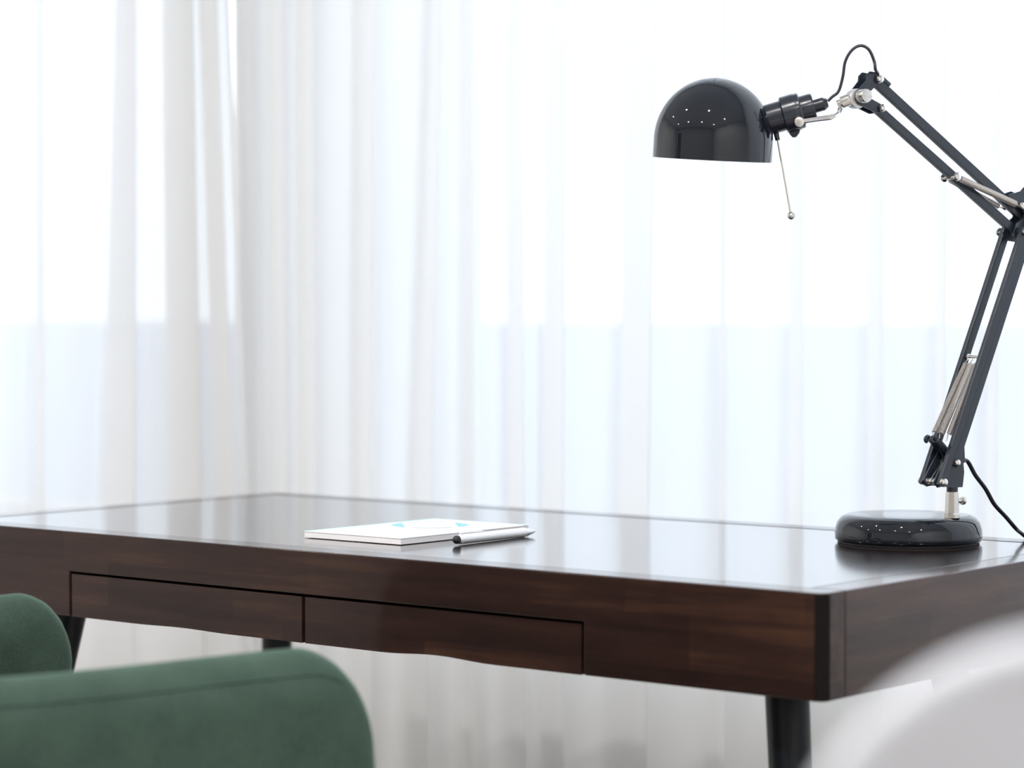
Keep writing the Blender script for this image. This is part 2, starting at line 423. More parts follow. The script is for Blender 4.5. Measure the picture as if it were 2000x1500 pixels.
def ledge(z):
    t = (1.4474 - z) / (1.4474 - 0.69); t = max(-0.6, min(1.6, t))
    return -1.522 + 0.036 * t
curtain('sheer_curtain', 'long white sheer curtain hanging behind the desk and lamp', R, -1.545, 1.95, 0.838)
curtain('sheer_curtain', 'white sheer curtain at left with a slanting free edge', Lf, -3.45, -1.531, 0.792, ledge)
bm = NB(); add_box(bm, -3.5, 2.0, 0.77, 0.86, ZTOP + 0.025, ZTOP + 0.05, 0.004)
for xx in (-3.2, -1.5, 0.2, 1.7):
    add_box(bm, xx - 0.02, xx + 0.02, 0.80, 0.84, ZTOP + 0.045, ZC, 0.002)
rail = build('curtain_rail', bm, M['frame'])
rail['label'] = 'white ceiling rail carrying the sheer curtains'; rail['category'] = 'curtain rail'

# ---------------------------------------------------------------- desk
DL, DW, ZD, ZU = 1.2, 0.567, 0.75, 0.658
FB = 0.034
desk = thing('writing_desk', (-0.6, 0.2835, 0), 'dark walnut writing desk with two flat drawers and splayed black legs', 'desk')
xz = lambda a, b, d: V((a, d, b))
yz = lambda a, b, d: V((d, a, b))
xy = lambda a, b, d: V((a, b, d))
# front board with the drawer opening
bm = NB()
outl = [(0, ZU), (0, ZD), (-DL, ZD), (-DL, ZU), (-0.9535, ZU), (-0.9535, 0.7065), (-0.2540, 0.7065), (-0.2540, ZU)]
add_prism(bm, outl, 0.0, FB, xz)
bm.edges.ensure_lookup_table()
corner = [e for e in bm.edges if all(v.co.y < 1e-6 for v in e.verts) and all(abs(v.co.x) < 1e-6 for v in e.verts)] + \
         [e for e in bm.edges if all(v.co.y < 1e-6 for v in e.verts) and all(abs(v.co.x + DL) < 1e-6 for v in e.verts)]
bmesh.ops.bevel(bm, geom=corner, offset=0.010, segments=6, affect='EDGES', profile=0.5)
ed = [e for e in bm.edges if len(e.link_faces) == 2 and e.calc_face_angle(0) > 1.0]
bmesh.ops.bevel(bm, geom=ed, offset=0.0016, segments=2, affect='EDGES', profile=0.5)
build('front_board', bm, M['wood_x'], desk, angle=50)
bm = NB(); add_box(bm, -FB, 0, FB + 0.0002, DW, ZU, ZD, 0.0016); build('side_board', bm, M['wood_y'], desk, angle=50)
bm = NB(); add_box(bm, -DL, -DL + FB, FB + 0.0002, DW, ZU, ZD, 0.0016); build('side_board', bm, M['wood_y'], desk, angle=50)
bm = NB(); add_box(bm, -DL + FB, -FB, DW - FB, DW, ZU, ZD, 0.0016); build('back_board', bm, M['wood_x'], desk, angle=50)
bm = NB(); add_box(bm, -DL + FB + 0.0020, -FB - 0.0020, FB + 0.0020, DW - FB - 0.0020, ZD - 0.022, ZD - 0.0004, 0.0005); build('top_panel', bm, M['wood_top'], desk, angle=50)
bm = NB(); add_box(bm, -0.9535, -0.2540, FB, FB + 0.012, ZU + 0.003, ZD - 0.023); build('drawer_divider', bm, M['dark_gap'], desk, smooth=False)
for xc, sgn in ((0.0, 1), (-DL, -1)):                    # thin strips, darker than the boards, laid over the rounded corners
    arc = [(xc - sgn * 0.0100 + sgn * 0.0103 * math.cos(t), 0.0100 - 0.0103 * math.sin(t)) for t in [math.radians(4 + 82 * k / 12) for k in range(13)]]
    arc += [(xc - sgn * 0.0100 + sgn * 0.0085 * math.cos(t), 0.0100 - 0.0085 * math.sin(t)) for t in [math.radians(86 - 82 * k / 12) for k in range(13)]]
    bm = NB(); add_prism(bm, arc, ZU + 0.0008, ZD - 0.0012, xy); build('corner_strip', bm, M['wood_corner'], desk, angle=40)
# drawers; the lower edge of each has a shallow finger scoop
def drawer(x0, x1, scoop):
    z0, z1 = ZU, 0.7040
    cx = (x0 + x1) / 2; low = []
    for k in range(25):
        x = x1 - (x1 - x0) * k / 24
        d = abs(x - cx) / 0.07
        low.append((x, z0 + (scoop * 0.5 * (1 + math.cos(math.pi * d)) if d < 1 else 0)))
    bm = NB(); add_prism(bm, [(x0, z0), (x0, z1), (x1, z1)] + low[:-1], 0.0008, 0.018, xz)
    ed = [e for e in bm.edges if e.calc_face_angle(0) > 1.0]
    bmesh.ops.bevel(bm, geom=ed, offset=0.0014, segments=2, affect='EDGES', profile=0.5)
    dfr = build('drawer', bm, M['wood_x'], desk, angle=50)
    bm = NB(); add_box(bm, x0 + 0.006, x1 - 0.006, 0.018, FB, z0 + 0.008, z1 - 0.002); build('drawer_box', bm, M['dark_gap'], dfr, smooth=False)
drawer(-0.9505, -0.6070, 0.0012)
drawer(-0.6025, -0.2575, 0.0028)
# legs
for (x, y, sx, sy) in ((-0.112, 0.112, 1, -1), (-1.063, 0.112, -1, -1), (-1.085, 0.452, -1, 1), (-0.150, 0.445, 1, 1)):
    tp = V((x, y, ZU + 0.05)); bt = V((x + sx * 0.105, y + sy * 0.105, 0.012))
    bm = NB(); add_cyl(bm, bt, tp, 0.0125, 0.0208, 32)
    lg = build('leg', bm, M['leg'], desk)
    bm = NB(); add_cyl(bm, (bt.x, bt.y, 0.0), (bt.x, bt.y, 0.0135), 0.0125, seg=24, bev=0.002); build('foot_pad', bm, M['rubber'], lg)
bm = NB(); add_box(bm, -DL + FB, -FB, FB + 0.013, DW - FB, 0.690, 0.702); build('under_panel', bm, M['wood_x'], desk, smooth=False)

# ---------------------------------------------------------------- lamp
BC = V((-0.186, 0.460, ZD)); BT = 0.779
S = V((-0.128, 0.452, BT))
D = V((-0.3566, -0.9343, 0)); NN = V((0.9343, -0.3566, 0)); UP = V((0, 0, 1))
def lp(a, z, n=0.0): return S + D * a + NN * n + UP * z
lamp = thing('desk_lamp', BC, 'black spring-arm desk lamp with dome shade, standing on the desk', 'lamp')
# base
bm = NB(); add_lathe(bm, (BC.x, BC.y, ZD + 0.0022), UP, [(0, 0), (0.0735, 0), (0.0750, 0.0015), (0.0752, 0.006), (0.0745, 0.013), (0.0722, 0.0195), (0.0680, 0.0240), (0.0630, 0.0262), (0.0560, 0.0268), (0.03, 0.0268), (0, 0.0268)], 96)
base = build('base', bm, M['gloss'], lamp, angle=60)
bm = NB(); add_lathe(bm, (BC.x, BC.y, ZD), UP, [(0, 0), (0.0722, 0), (0.0722, 0.0026), (0, 0.0026)], 64); build('base_pad', bm, M['rubber'], base)
# stem socket
bm = NB(); s0 = lp(0.0033, -0.0002); add_lathe(bm, s0, UP, [(0, 0), (0.0083, 0), (0.0083, 0.004), (0.0076, 0.005), (0.0068, 0.0262), (0.0055, 0.0268), (0, 0.0268)], 8)
stem = build('stem_socket', bm, M['nickel'], lamp, angle=20, label='nickel stem socket on the lamp base')
bm = NB(); q = lp(-0.004, 0.0165); add_cyl(bm, q, lp(-0.0085, 0.0165), 0.0022, seg=12); add_cyl(bm, lp(-0.0085, 0.0165), lp(-0.0125, 0.0165), 0.0042, seg=16, bev=0.001); build('set_screw', bm, M['nickel'], stem)
# lower bracket: pin and two cheek plates
bm = NB(); add_cyl(bm, lp(0.0033, 0.026), lp(0.0033, 0.044), 0.0058, seg=20)
br = build('lower_bracket', bm, M['satin'], lamp)
chk = [(0.0095, 0.031), (-0.0025, 0.031), (-0.0045, 0.046), (-0.0025, 0.062), (0.002, 0.071), (0.014, 0.069), (0.030, 0.0455), (0.0345, 0.038), (0.030, 0.0315), (0.022, 0.033)]
for n0, n1 in ((0.0075, 0.0095), (-0.0095, -0.0075)):
    bm = NB(); add_prism(bm, chk, n0, n1, lambda a, b, d: lp(a, b, d), 0.0005); build('cheek_plate', bm, M['satin'], br)
bm = NB(); add_prism(bm, [(0.010, 0.031), (-0.0025, 0.031), (-0.0035, 0.042), (0.010, 0.042)], -0.0076, 0.0076, lambda a, b, d: lp(a, b, d)); build('bracket_bridge', bm, M['satin'], br, smooth=False)
# spring hooks: crossed arms rising from the bracket
for n0 in (-0.0052, 0.0036):
    bm = NB()
    pts = [lp(0.004, 0.060, n0), lp(0.013, 0.067, n0), lp(0.0225, 0.0755, n0), lp(0.0285, 0.0805, n0), lp(0.0310, 0.0820, n0), lp(0.0332, 0.0808, n0), lp(0.0335, 0.0785, n0), lp(0.0318, 0.0772, n0)]
    add_tube(bm, catmull(pts, 5), [0.0034 if i < 14 else 0.0022 for i in range(36)], 8); build('spring_hook', bm, M['satin'], br)
bm = NB(); add_prism(bm, [(0.002, 0.055), (0.011, 0.052), (0.026, 0.080), (0.021, 0.083)], -0.0012, 0.0012, lambda a, b, d: lp(a, b, d), 0.0004); build('spring_plate', bm, M['satin'], br)
# bars
def bar(name, a, b, n, wd, th, ext=0.004):
    a = V((a[0], a[1])); b = V((b[0], b[1])); t = (b - a).normalized(); pz = V((-t.y, t.x)) * wd / 2
    a = a - t * ext; b = b + t * ext
    ply = [tuple(a + pz), tuple(b + pz), tuple(b - pz), tuple(a - pz)]
    bm = NB(); add_prism(bm, ply, n - th / 2, n + th / 2, lambda x, y, d: lp(x, y, d), 0.0006)
    return build(name, bm, M['satin'], lamp)
P1, P2 = (0.0285, 0.0375), (-0.0765, 0.2895)
Q1, Q2 = (0.0114, 0.0567), (-0.0925, 0.3070)
bar('lower_arm_bar', P1, P2, 0.0135, 0.0080, 0.0056)
bar('lower_arm_bar', P1, P2, -0.0135, 0.0090, 0.0056)
bar('lower_arm_bar', Q1, Q2, 0.0132, 0.0080, 0.0050)
bar('upper_arm_bar', (0.1035, 0.4345), (-0.0900, 0.3030), 0.0, 0.0098, 0.0055)
bar('upper_arm_bar', (0.1010, 0.4075), (-0.0745, 0.2915), 0.0, 0.0090, 0.0055)
# small end stop on the top bar and on the rear lower bar
bm = NB(); add_prism(bm, [(0.1005, 0.4385), (0.0985, 0.4415), (0.0860, 0.4330), (0.0880, 0.4300)], -0.0035, 0.0035, lambda a, b, d: lp(a, b, d), 0.0004); build('end_stop', bm, M['satin'], lamp)
bm = NB(); add_prism(bm, [(0.006, 0.052), (-0.004, 0.056), (-0.0030, 0.0728), (0.0008, 0.0728), (0.004, 0.062)], 0.0095, 0.0112, lambda a, b, d: lp(a, b, d), 0.0004); build('end_stop', bm, M['satin'], lamp)
def bolt(a, z, n0, n1, r, head=0.0028, mat='chrome', both=True):
    bm = NB(); add_cyl(bm, lp(a, z, n0), lp(a, z, n1), r * 0.5, seg=14)
    for nn, s in ((n1, 1), (n0, -1)):
        if s == -1 and not both: continue
        add_lathe(bm, lp(a, z, nn - s * 0.0003), NN * s, [(0, 0), (r, 0), (r, head * 0.35), (r * 0.82, head * 0.8), (r * 0.45, head), (0, head)], 18)
    return build('bolt', bm, M[mat], lamp)
bolt(P1[0], P1[1], -0.0163, 0.0163, 0.0044, 0.0040)
bolt(Q1[0], Q1[1], -0.0096, 0.0166, 0.0036, 0.0034)
bolt(P2[0], P2[1], -0.0215, 0.0185, 0.0046, 0.0036)
bolt(Q2[0], Q2[1], -0.0120, 0.0168, 0.0044, 0.0036)
bolt(-0.0242, 0.1620, -0.0085, 0.0105, 0.0030, 0.002)
bolt(0.0080, 0.3430, -0.0090, 0.0110, 0.0044, 0.0030)
bolt(0.1050, 0.4362, -0.0090, 0.0090, 0.0042, 0.0036)
bolt(0.1013, 0.4078, -0.0090, 0.0090, 0.0038, 0.0034)
# collars on the lower pin
for nn in (-0.0075, -0.001, 0.0055):
    bm = NB(); add_cyl(bm, lp(P1[0], P1[1], nn - 0.0018), lp(P1[0], P1[1], nn + 0.0018), 0.0036, seg=16, bev=0.0008); build('pin_collar', bm, M['chrome'], lamp)
# thin tension wires inside the bracket
for nn in (-0.003, 0.003):
    bm = NB(); add_tube(bm, catmull([lp(P1[0] - 0.001, P1[1] + 0.003, nn), lp(0.022, 0.047, nn), lp(0.016, 0.053, nn), lp(0.013, 0.060, nn)], 5), 0.0007, 6); build('tension_wire', bm, M['chrome'], lamp)
# springs
def spring(p, q, n0, n1, rad, turns, wire=0.00052, hook=0.008):
    A = lp(p[0], p[1], n0); B = lp(q[0], q[1], n1); ax = (B - A).normalized(); u, v, a = frame_from(ax)
    A2 = A + ax * hook; B2 = B - ax * hook; Ln = (B2 - A2).length
    pts = [A + u * 0.0005, A + ax * hook * 0.5 + u * rad * 0.3]
    per = 10
    for i in range(turns * per + 1):
        t = i / (turns * per); th = 2 * math.pi * i / per
        pts.append(A2 + ax * Ln * t + (u * math.cos(th) + v * math.sin(th)) * rad)
    pts += [B - ax * hook * 0.5 + u * rad * 0.3, B + u * 0.0005]
    bm = NB(); add_tube(bm, pts, wire, 5); return build('spring', bm, M['spring'], lamp, angle=80)
spring((0.0262, 0.0795), (-0.0242, 0.1620), -0.0045, -0.0072, 0.0029, 62)
spring((0.0245, 0.0785), (-0.0242, 0.1620), 0.0040, 0.0005, 0.0029, 62)
spring((0.0165, 0.0775), (-0.0242, 0.1620), 0.0065, 0.0085, 0.0026, 62)
spring((0.0080, 0.3430), (-0.0745, 0.3155), 0.0090, 0.0110, 0.0029, 56, hook=0.006)
spring((0.0080, 0.3430), (-0.0700, 0.3140), -0.0070, -0.0110, 0.0027, 56, hook=0.006)
# elbow plates
elb = [(-0.062, 0.3265), (-0.080, 0.3315), (-0.104, 0.324), (-0.112, 0.308), (-0.106, 0.292), (-0.090, 0.279), (-0.072, 0.281), (-0.069, 0.289), (-0.0735, 0.2985), (-0.0835, 0.3045), (-0.0845, 0.309), (-0.0790, 0.3145), (-0.064, 0.3195)]
for n0, n1 in ((0.0062, 0.0080), (-0.0105, -0.0087)):
    bm = NB(); add_prism(bm, elb, n0, n1, lambda a, b, d: lp(a, b, d), 0.0005); build('elbow_plate', bm, M['satin'], lamp)
bolt(-0.0752, 0.3157, -0.0130, 0.0130, 0.0036, 0.0030)
# head plates
hp1 = [(0.1085, 0.4430), (0.1150, 0.4435), (0.1195, 0.4395), (0.1190, 0.4345), (0.1305, 0.4235), (0.1330, 0.4160), (0.1290, 0.4105), (0.1215, 0.4085), (0.1060, 0.4030), (0.1010, 0.4035), (0.0985, 0.4075), (0.1010, 0.4120), (0.1130, 0.4165), (0.1180, 0.4190), (0.1140, 0.4250), (0.1045, 0.4315), (0.1020, 0.4365)]
for n0, n1 in ((0.0048, 0.0066), (-0.0072, -0.0054)):
    bm = NB(); add_prism(bm, hp1, n0, n1, lambda a, b, d: lp(a, b, d), 0.0005); build('head_plate', bm, M['satin'], lamp)
# knob with slot, knuckle block
bm = NB(); kc = (0.1262, 0.4185); add_lathe(bm, lp(*kc, 0.0066), NN, [(0, 0), (0.0066, 0), (0.0069, 0.001), (0.0069, 0.0085), (0.0062, 0.0097), (0, 0.0100)], 40)
knob = build('tension_knob', bm, M['nickel'], lamp, label='round nickel tension knob')
bm = NB(); add_prism(bm, [(kc[0] - 0.006, kc[1] - 0.0012), (kc[0] + 0.006, kc[1] + 0.0006), (kc[0] + 0.006, kc[1] + 0.0014), (kc[0] - 0.006, kc[1] - 0.0004)], 0.0160, 0.0168, lambda a, b, d: lp(a, b, d)); build('knob_slot', bm, M['zinc'], knob, smooth=False)
bm = NB(); add_cyl(bm, lp(0.1275, 0.4165, -0.0050), lp(0.1275, 0.4165, 0.0046), 0.0098, seg=36, bev=0.0012)
knu = build('knuckle', bm, M['zinc'], lamp)
# --- head: turned out of the arm's plane, facing along H
K = V((-0.176, 0.3262, 1.1947)); HR = V((0.8535, 0.5212, 0)); HN = V((0.5212, -0.8535, 0))
def hp(a, z, n=0.0): return K + HR * a + UP * z + HN * n
bm = NB(); add_cyl(bm, hp(0.0, 0.0, 0.0), hp(-0.0085, -0.0035, 0.0), 0.0062, seg=24, bev=0.001); add_cyl(bm, hp(-0.0075, -0.003, 0.0), hp(-0.0125, -0.005, 0), 0.0040, seg=18); build('swivel', bm, M['chrome'], knu)
# yoke strap from the swivel to the collar screw
bm = NB(); yp = catmull([hp(-0.0095, -0.0055, 0.002), hp(-0.0100, -0.0115, 0.008), hp(-0.0135, -0.0165, 0.015), hp(-0.0190, -0.0190, 0.0185), hp(-0.034, -0.0208, 0.0195), hp(-0.0490, -0.0230, 0.0195)], 6)
add_tube(bm, yp, 0.0024, 8); yk = build('yoke', bm, M['chrome'], lamp, label='bent chrome yoke strap behind the bulb socket')
bm = NB(); add_tube(bm, catmull([hp(-0.0095, -0.0055, -0.002), hp(-0.0100, -0.0100, -0.008), hp(-0.0135, -0.0130, -0.015), hp(-0.0190, -0.0155, -0.0185), hp(-0.034, -0.0178, -0.0195), hp(-0.0490, -0.0205, -0.0195)], 6), 0.0024, 8); build('yoke_arm', bm, M['chrome'], yk)
bm = NB(); add_cyl(bm, hp(-0.0488, -0.023, 0.016), hp(-0.0488, -0.023, 0.0225), 0.0048, seg=22, bev=0.0012); build('collar_screw', bm, M['nickel'], yk)
# bulb socket
ax = (hp(-0.0209, -0.0028) - hp(-0.0813, -0.0197)); axn = ax.normalized(); L0 = ax.length
o = hp(-0.0813, -0.0197)
bm = NB(); add_lathe(bm, o - axn * 0.004, axn, [(0, 0), (0.0146, 0), (0.0152, 0.001), (0.0152, 0.0215), (0.0140, 0.0225), (0, 0.0225)], 40); sk = build('bulb_socket', bm, M['plastic'], lamp)
bm = NB(); add_lathe(bm, o + axn * 0.0165, axn, [(0.0, 0), (0.0170, 0), (0.0184, 0.0012), (0.0184, 0.0135), (0.0178, 0.0150), (0.0178, 0.0182), (0.0165, 0.0195), (0, 0.0195)], 40); build('socket_collar', bm, M['plastic'], sk)
bm = NB(); add_lathe(bm, o + axn * 0.0355, axn, [(0, 0), (0.0138, 0), (0.0138, 0.011), (0.0128, 0.0130), (0, 0.0130)], 36); build('socket_cap', bm, M['plastic'], sk)
bm = NB(); add_lathe(bm, o + axn * 0.0480, axn, [(0, 0), (0.0066, 0), (0.0066, 0.010), (0.0055, 0.0115), (0.0042, 0.0140), (0, 0.0140)], 24); build('strain_relief', bm, M['plastic'], sk)
bm = NB(); add_prism(bm, [(-0.0600, -0.0300), (-0.0480, -0.0285), (-0.0490, -0.0325), (-0.0520, -0.0365), (-0.0555, -0.0370), (-0.0585, -0.0340)], -0.003, 0.003, lambda a, b, d: hp(a, b, d), 0.0008); build('collar_lug', bm, M['plastic'], sk)
# switch lever
bm = NB(); add_cyl(bm, hp(-0.0722, -0.0305), hp(-0.0702, -0.0395), 0.0027, 0.0024, seg=16); lv = build('switch_lever', bm, M['plastic'], sk)
bm = NB(); add_cyl(bm, hp(-0.0703, -0.0390), hp(-0.0573, -0.1115), 0.0010, 0.0011, seg=12); add_sphere(bm, hp(-0.0567, -0.1135), 0.0040, 20); build('lever_rod', bm, M['nickel'], sk, label='thin nickel rod with a ball tip')
# shade: dome with a straight skirt; open below
rl, rr = hp(-0.1933, -0.0544), hp(-0.0757, -0.0614)
rc = (rl + rr) / 2; RS = (rr - rl).length / 2
xh = (rr - rl).normalized()
view = (rc - V((1.1113, -1.7819, 0.9848))).normalized()
sax = xh.cross(V((-0.52, 0.8535, 0.075)).normalized()).normalized()
if sax.z < 0: sax = -sax
prof = []
SK = 0.0185; TK = 0.0010
for h in (0.0, 0.004, 0.010, SK): prof.append((RS * (1 - 0.004 * (1 - h / SK) * 0) , h))
Hd = 0.0805 - SK
for k in range(1, 25):
    t = math.pi / 2 * k / 24
    prof.append((RS * math.cos(t) if k < 24 else 0, SK + Hd * math.sin(t)))
bm = NB(); add_lathe(bm, rc, sax, prof + [((RS - TK) * math.cos(math.pi / 2 * k / 24) if k < 24 else 0, SK + (Hd - TK) * math.sin(math.pi / 2 * k / 24)) for k in range(24, -1, -1)] + [(RS - TK, 0.0)], 96, closed=False)
shade = build('shade', bm, M['gloss'], lamp, angle=60)
bm = NB(); add_lathe(bm, rc, sax, [((RS - TK * 1.6) * math.cos(math.pi / 2 * k / 20) if k < 20 else 0, SK + (Hd - TK * 1.6) * math.sin(math.pi / 2 * k / 20)) for k in range(20, -1, -1)] + [(RS - TK * 1.6, 0.001)], 72)
build('shade_lining', bm, M['white_in'], shade, angle=60)
bm = NB(); bo = hp(-0.085, -0.0215); bd = (hp(-0.1345, -0.034) - bo).normalized()
add_lathe(bm, bo, bd, [(0, -0.004), (0.0125, -0.004), (0.0125, 0.010), (0.0140, 0.014), (0.0195, 0.024), (0.0205, 0.034), (0.0170, 0.046), (0.0095, 0.053), (0, 0.0545)], 32)
build('bulb', bm, M['bulb'], lamp, label='frosted bulb inside the shade')
# cord: loop over the head joint
lo_pts = [hp(-0.0215, -0.0015), hp(-0.0170, 0.0028), hp(-0.0110, 0.0081), hp(-0.007, 0.0221), hp(-0.0046, 0.0371), hp(0.0018, 0.048), hp(0.0102, 0.0523), hp(0.0182, 0.0482), hp(0.0234, 0.0367), hp(0.0246, 0.0290)]
lo_pts += [lp(0.1031, 0.4420, 0.0035), lp(0.1000, 0.4355, 0.0005)]
bm = NB(); add_tube(bm, catmull(lo_pts, 8), 0.00155, 10); build('head_cord', bm, M['cord'], lamp)
bm = NB(); add_tube(bm, catmull([lp(-0.0735, 0.3215, -0.001), lp(-0.085, 0.3295, -0.001), lp(-0.100, 0.341, 0.0), lp(-0.122, 0.346, 0.002), lp(-0.134, 0.330, 0.004), lp(-0.126, 0.310, 0.0075), lp(-0.110, 0.300, 0.011), lp(-0.0955, 0.301, 0.0118)], 8), 0.0016, 10); build('elbow_cord', bm, M['cord'], lamp)
ce = V((-0.1054, 0.5475, ZD + 0.0032))
cp = [lp(0.000, 0.062, 0.006), lp(-0.0050, 0.0585, 0.004), lp(-0.0166, 0.0560, 0.0), lp(-0.0268, 0.0418, 0.0), lp(-0.0404, 0.0273, 0.0), lp(-0.0521, 0.0112, 0), lp(-0.0678, -0.0026, 0.0), lp(-0.0796, -0.0136, 0.0)]
cp += [V((-0.1045, 0.5440, ZD + 0.0100)), V((-0.1058, 0.5580, ZD + 0.0045)), V((-0.107, 0.5735, ZD - 0.004)), V((-0.108, 0.578, ZD - 0.03)), V((-0.110, 0.585, 0.5)), V((-0.13, 0.60, 0.2)), V((-0.15, 0.62, 0.012)), V((-0.25, 0.66, 0.004)), V((-0.40, 0.68, 0.004))]
bm = NB(); add_tube(bm, catmull(cp, 8), 0.0024, 10, flat=(1.0, 0.8)); build('power_cord', bm, M['cord'], lamp)

# ---------------------------------------------------------------- notepad and pen
px0, px1, py0, py1 = -0.7045, -0.5690, 0.1060, 0.3130
pad = thing('notepad', ((px0 + px1) / 2, (py0 + py1) / 2, ZD), 'white paper notepad with a teal emblem lying on the desk', 'notepad')
bm = NB(); add_box(bm, px0, px1, py0, py1, ZD + 0.0002, ZD + 0.0062, 0.0002, 1); pg = build('page_block', bm, M['pages'], pad)
bm = NB(); add_box(bm, px0 - 0.0004, px1 + 0.0004, py0 - 0.0004, py1 + 0.0004, ZD + 0.0062, ZD + 0.0068, 0.0001, 1); cov = build('cover', bm, M['paper'], pad)
zc = ZD + 0.0068
bm = NB(); i0, i1 = 0.0004, 0.0075                       # printed border
bx = [(px0 + i0, px1 - i0, py0 + i0, py0 + 0.004), (px0 + i0, px0 + i1, py0 + 0.004, py1 - 0.004), (px1 - 0.003, px1 - i0, py0 + 0.004, py1 - 0.004), (px0 + i0, px1 - i0, py1 - 0.004, py1 - i0)]
for a, b, c, d in bx: add_box(bm, a, b, c, d, zc - 0.0001, zc + 0.00006)
M['teal_pale'] = plain('pale_teal_print', (0.48, 0.74, 0.77), 0.55)
build('printed_border', bm, M['teal_pale'], cov, smooth=False)
ec = V((-0.651, 0.2455)); er = 0.042; band = 0.0283
def sect(sign):
    th = math.acos(band / er); base_a = math.radians(45) + (math.pi if sign < 0 else 0)
    return [(ec.x + er * math.cos(base_a + th * (2 * k / 20 - 1)), ec.y + er * math.sin(base_a + th * (2 * k / 20 - 1))) for k in range(21)]
for s in (-1, 1):
    bm = NB(); add_prism(bm, sect(s), zc - 0.0001, zc + 0.00006, xy); build('printed_segment', bm, M['teal'], cov, smooth=False)
bm = NB()
th0 = math.acos(band / er) + 0.12
for side in (0, 1):
    c0 = math.radians(135) + math.pi * side; hw = math.pi / 2 - th0
    arc = [(ec.x + rr_ * math.cos(c0 + hw * (2 * k / 24 - 1)), ec.y + rr_ * math.sin(c0 + hw * (2 * k / 24 - 1))) for rr_, ks in ((0.0410, range(25)), (0.0335, range(24, -1, -1))) for k in ks]
    add_prism(bm, arc, zc - 0.0001, zc + 0.00006, xy)
build('printed_ring', bm, M['ink'], cov, smooth=False)
bm = NB()                                              # row of small worn letters across the emblem
dr_ = V((math.cos(math.radians(45)), math.sin(math.radians(45)))); pr_ = V((-dr_.y, dr_.x))
for k in range(5):
    c = ec + dr_ * (-0.016 + 0.008 * k)
    add_prism(bm, [tuple(c + dr_ * a + pr_ * b) for a, b in ((-0.002, -0.0035), (0.002, -0.0035), (0.002, 0.0035), (-0.002, 0.0035))], zc - 0.0001, zc + 0.00005, xy)
M['ink_pale'] = plain('pale_pink_print', (0.84, 0.78, 0.82), 0.6)
build('printed_letters', bm, M['ink_pale'], cov, smooth=False)
# pen
pa, pb = V((-0.5262, 0.1390, ZD + 0.0052)), V((-0.5318, 0.2790, ZD + 0.0046)); pd = (pb - pa).normalized()
pen = thing('stylus_pen', (pa + pb) / 2 - V((0, 0, 0.0049)), 'silver-white pen with a black rubber tip beside the notepad', 'pen')
bm = NB(); add_lathe(bm, pa, pd, [(0, 0.0062), (0.0041, 0.0062), (0.0043, 0.0100), (0.0050, 0.0102), (0.0050, 0.118), (0.0047, 0.1195), (0, 0.1195)], 36); pbdy = build('barrel', bm, M['pen'], pen)
bm = NB(); add_lathe(bm, pa, pd, [(0, 0.0), (0.0018, 0.0004), (0.0034, 0.0016), (0.0042, 0.0034), (0.0042, 0.0062), (0, 0.0062)], 30); build('rubber_tip', bm, M['rubber'], pen, label='black rubber stylus tip')
bm = NB(); add_lathe(bm, pa, pd, [(0, 0.1195), (0.0046, 0.1195), (0.0040, 0.126), (0.0020, 0.1355), (0.0010, 0.1362), (0.0006, 0.1400), (0, 0.1402)], 30); build('writing_tip', bm, M['chrome'], pen)
bm = NB(); add_tube(bm, catmull([pa + pd * 0.010 + V((-0.0012, 0, 0.0052)), pa + pd * 0.016 + V((-0.0012, 0, 0.0064)), pa + pd * 0.045 + V((-0.0012, 0, 0.0058)), pa + pd * 0.050 + V((-0.0012, 0, 0.0052))], 6), 0.0009, 8); build('pen_clip', bm, M['pen'], pen)

# ---------------------------------------------------------------- green armchair at the desk
GF = V((0.230, 0.973, 0)).normalized(); GR = V((GF.y, -GF.x, 0)); GC = V((-0.449, -0.291, 0))
def gp(x, y, z): return GC + GR * x + GF * y + UP * z
chair = thing('armchair', gp(0, -0.22, 0), 'green upholstered armchair with rounded arms drawn up to the desk', 'armchair')
# wrap-around arm and back shell
path = [(0.262, 0.0), (0.258, -0.05), (0.250, -0.12), (0.240, -0.20), (0.222, -0.30), (0.185, -0.385), (0.110, -0.44), (0.0, -0.458)]
path = path + [(-x, y) for x, y in path[-2::-1]]
pc = catmull([V((x, y, 0)) for x, y in path], 8)
cum = [0.0]
for a, b in zip(pc, pc[1:]): cum.append(cum[-1] + (b - a).length)
LT = cum[-1]
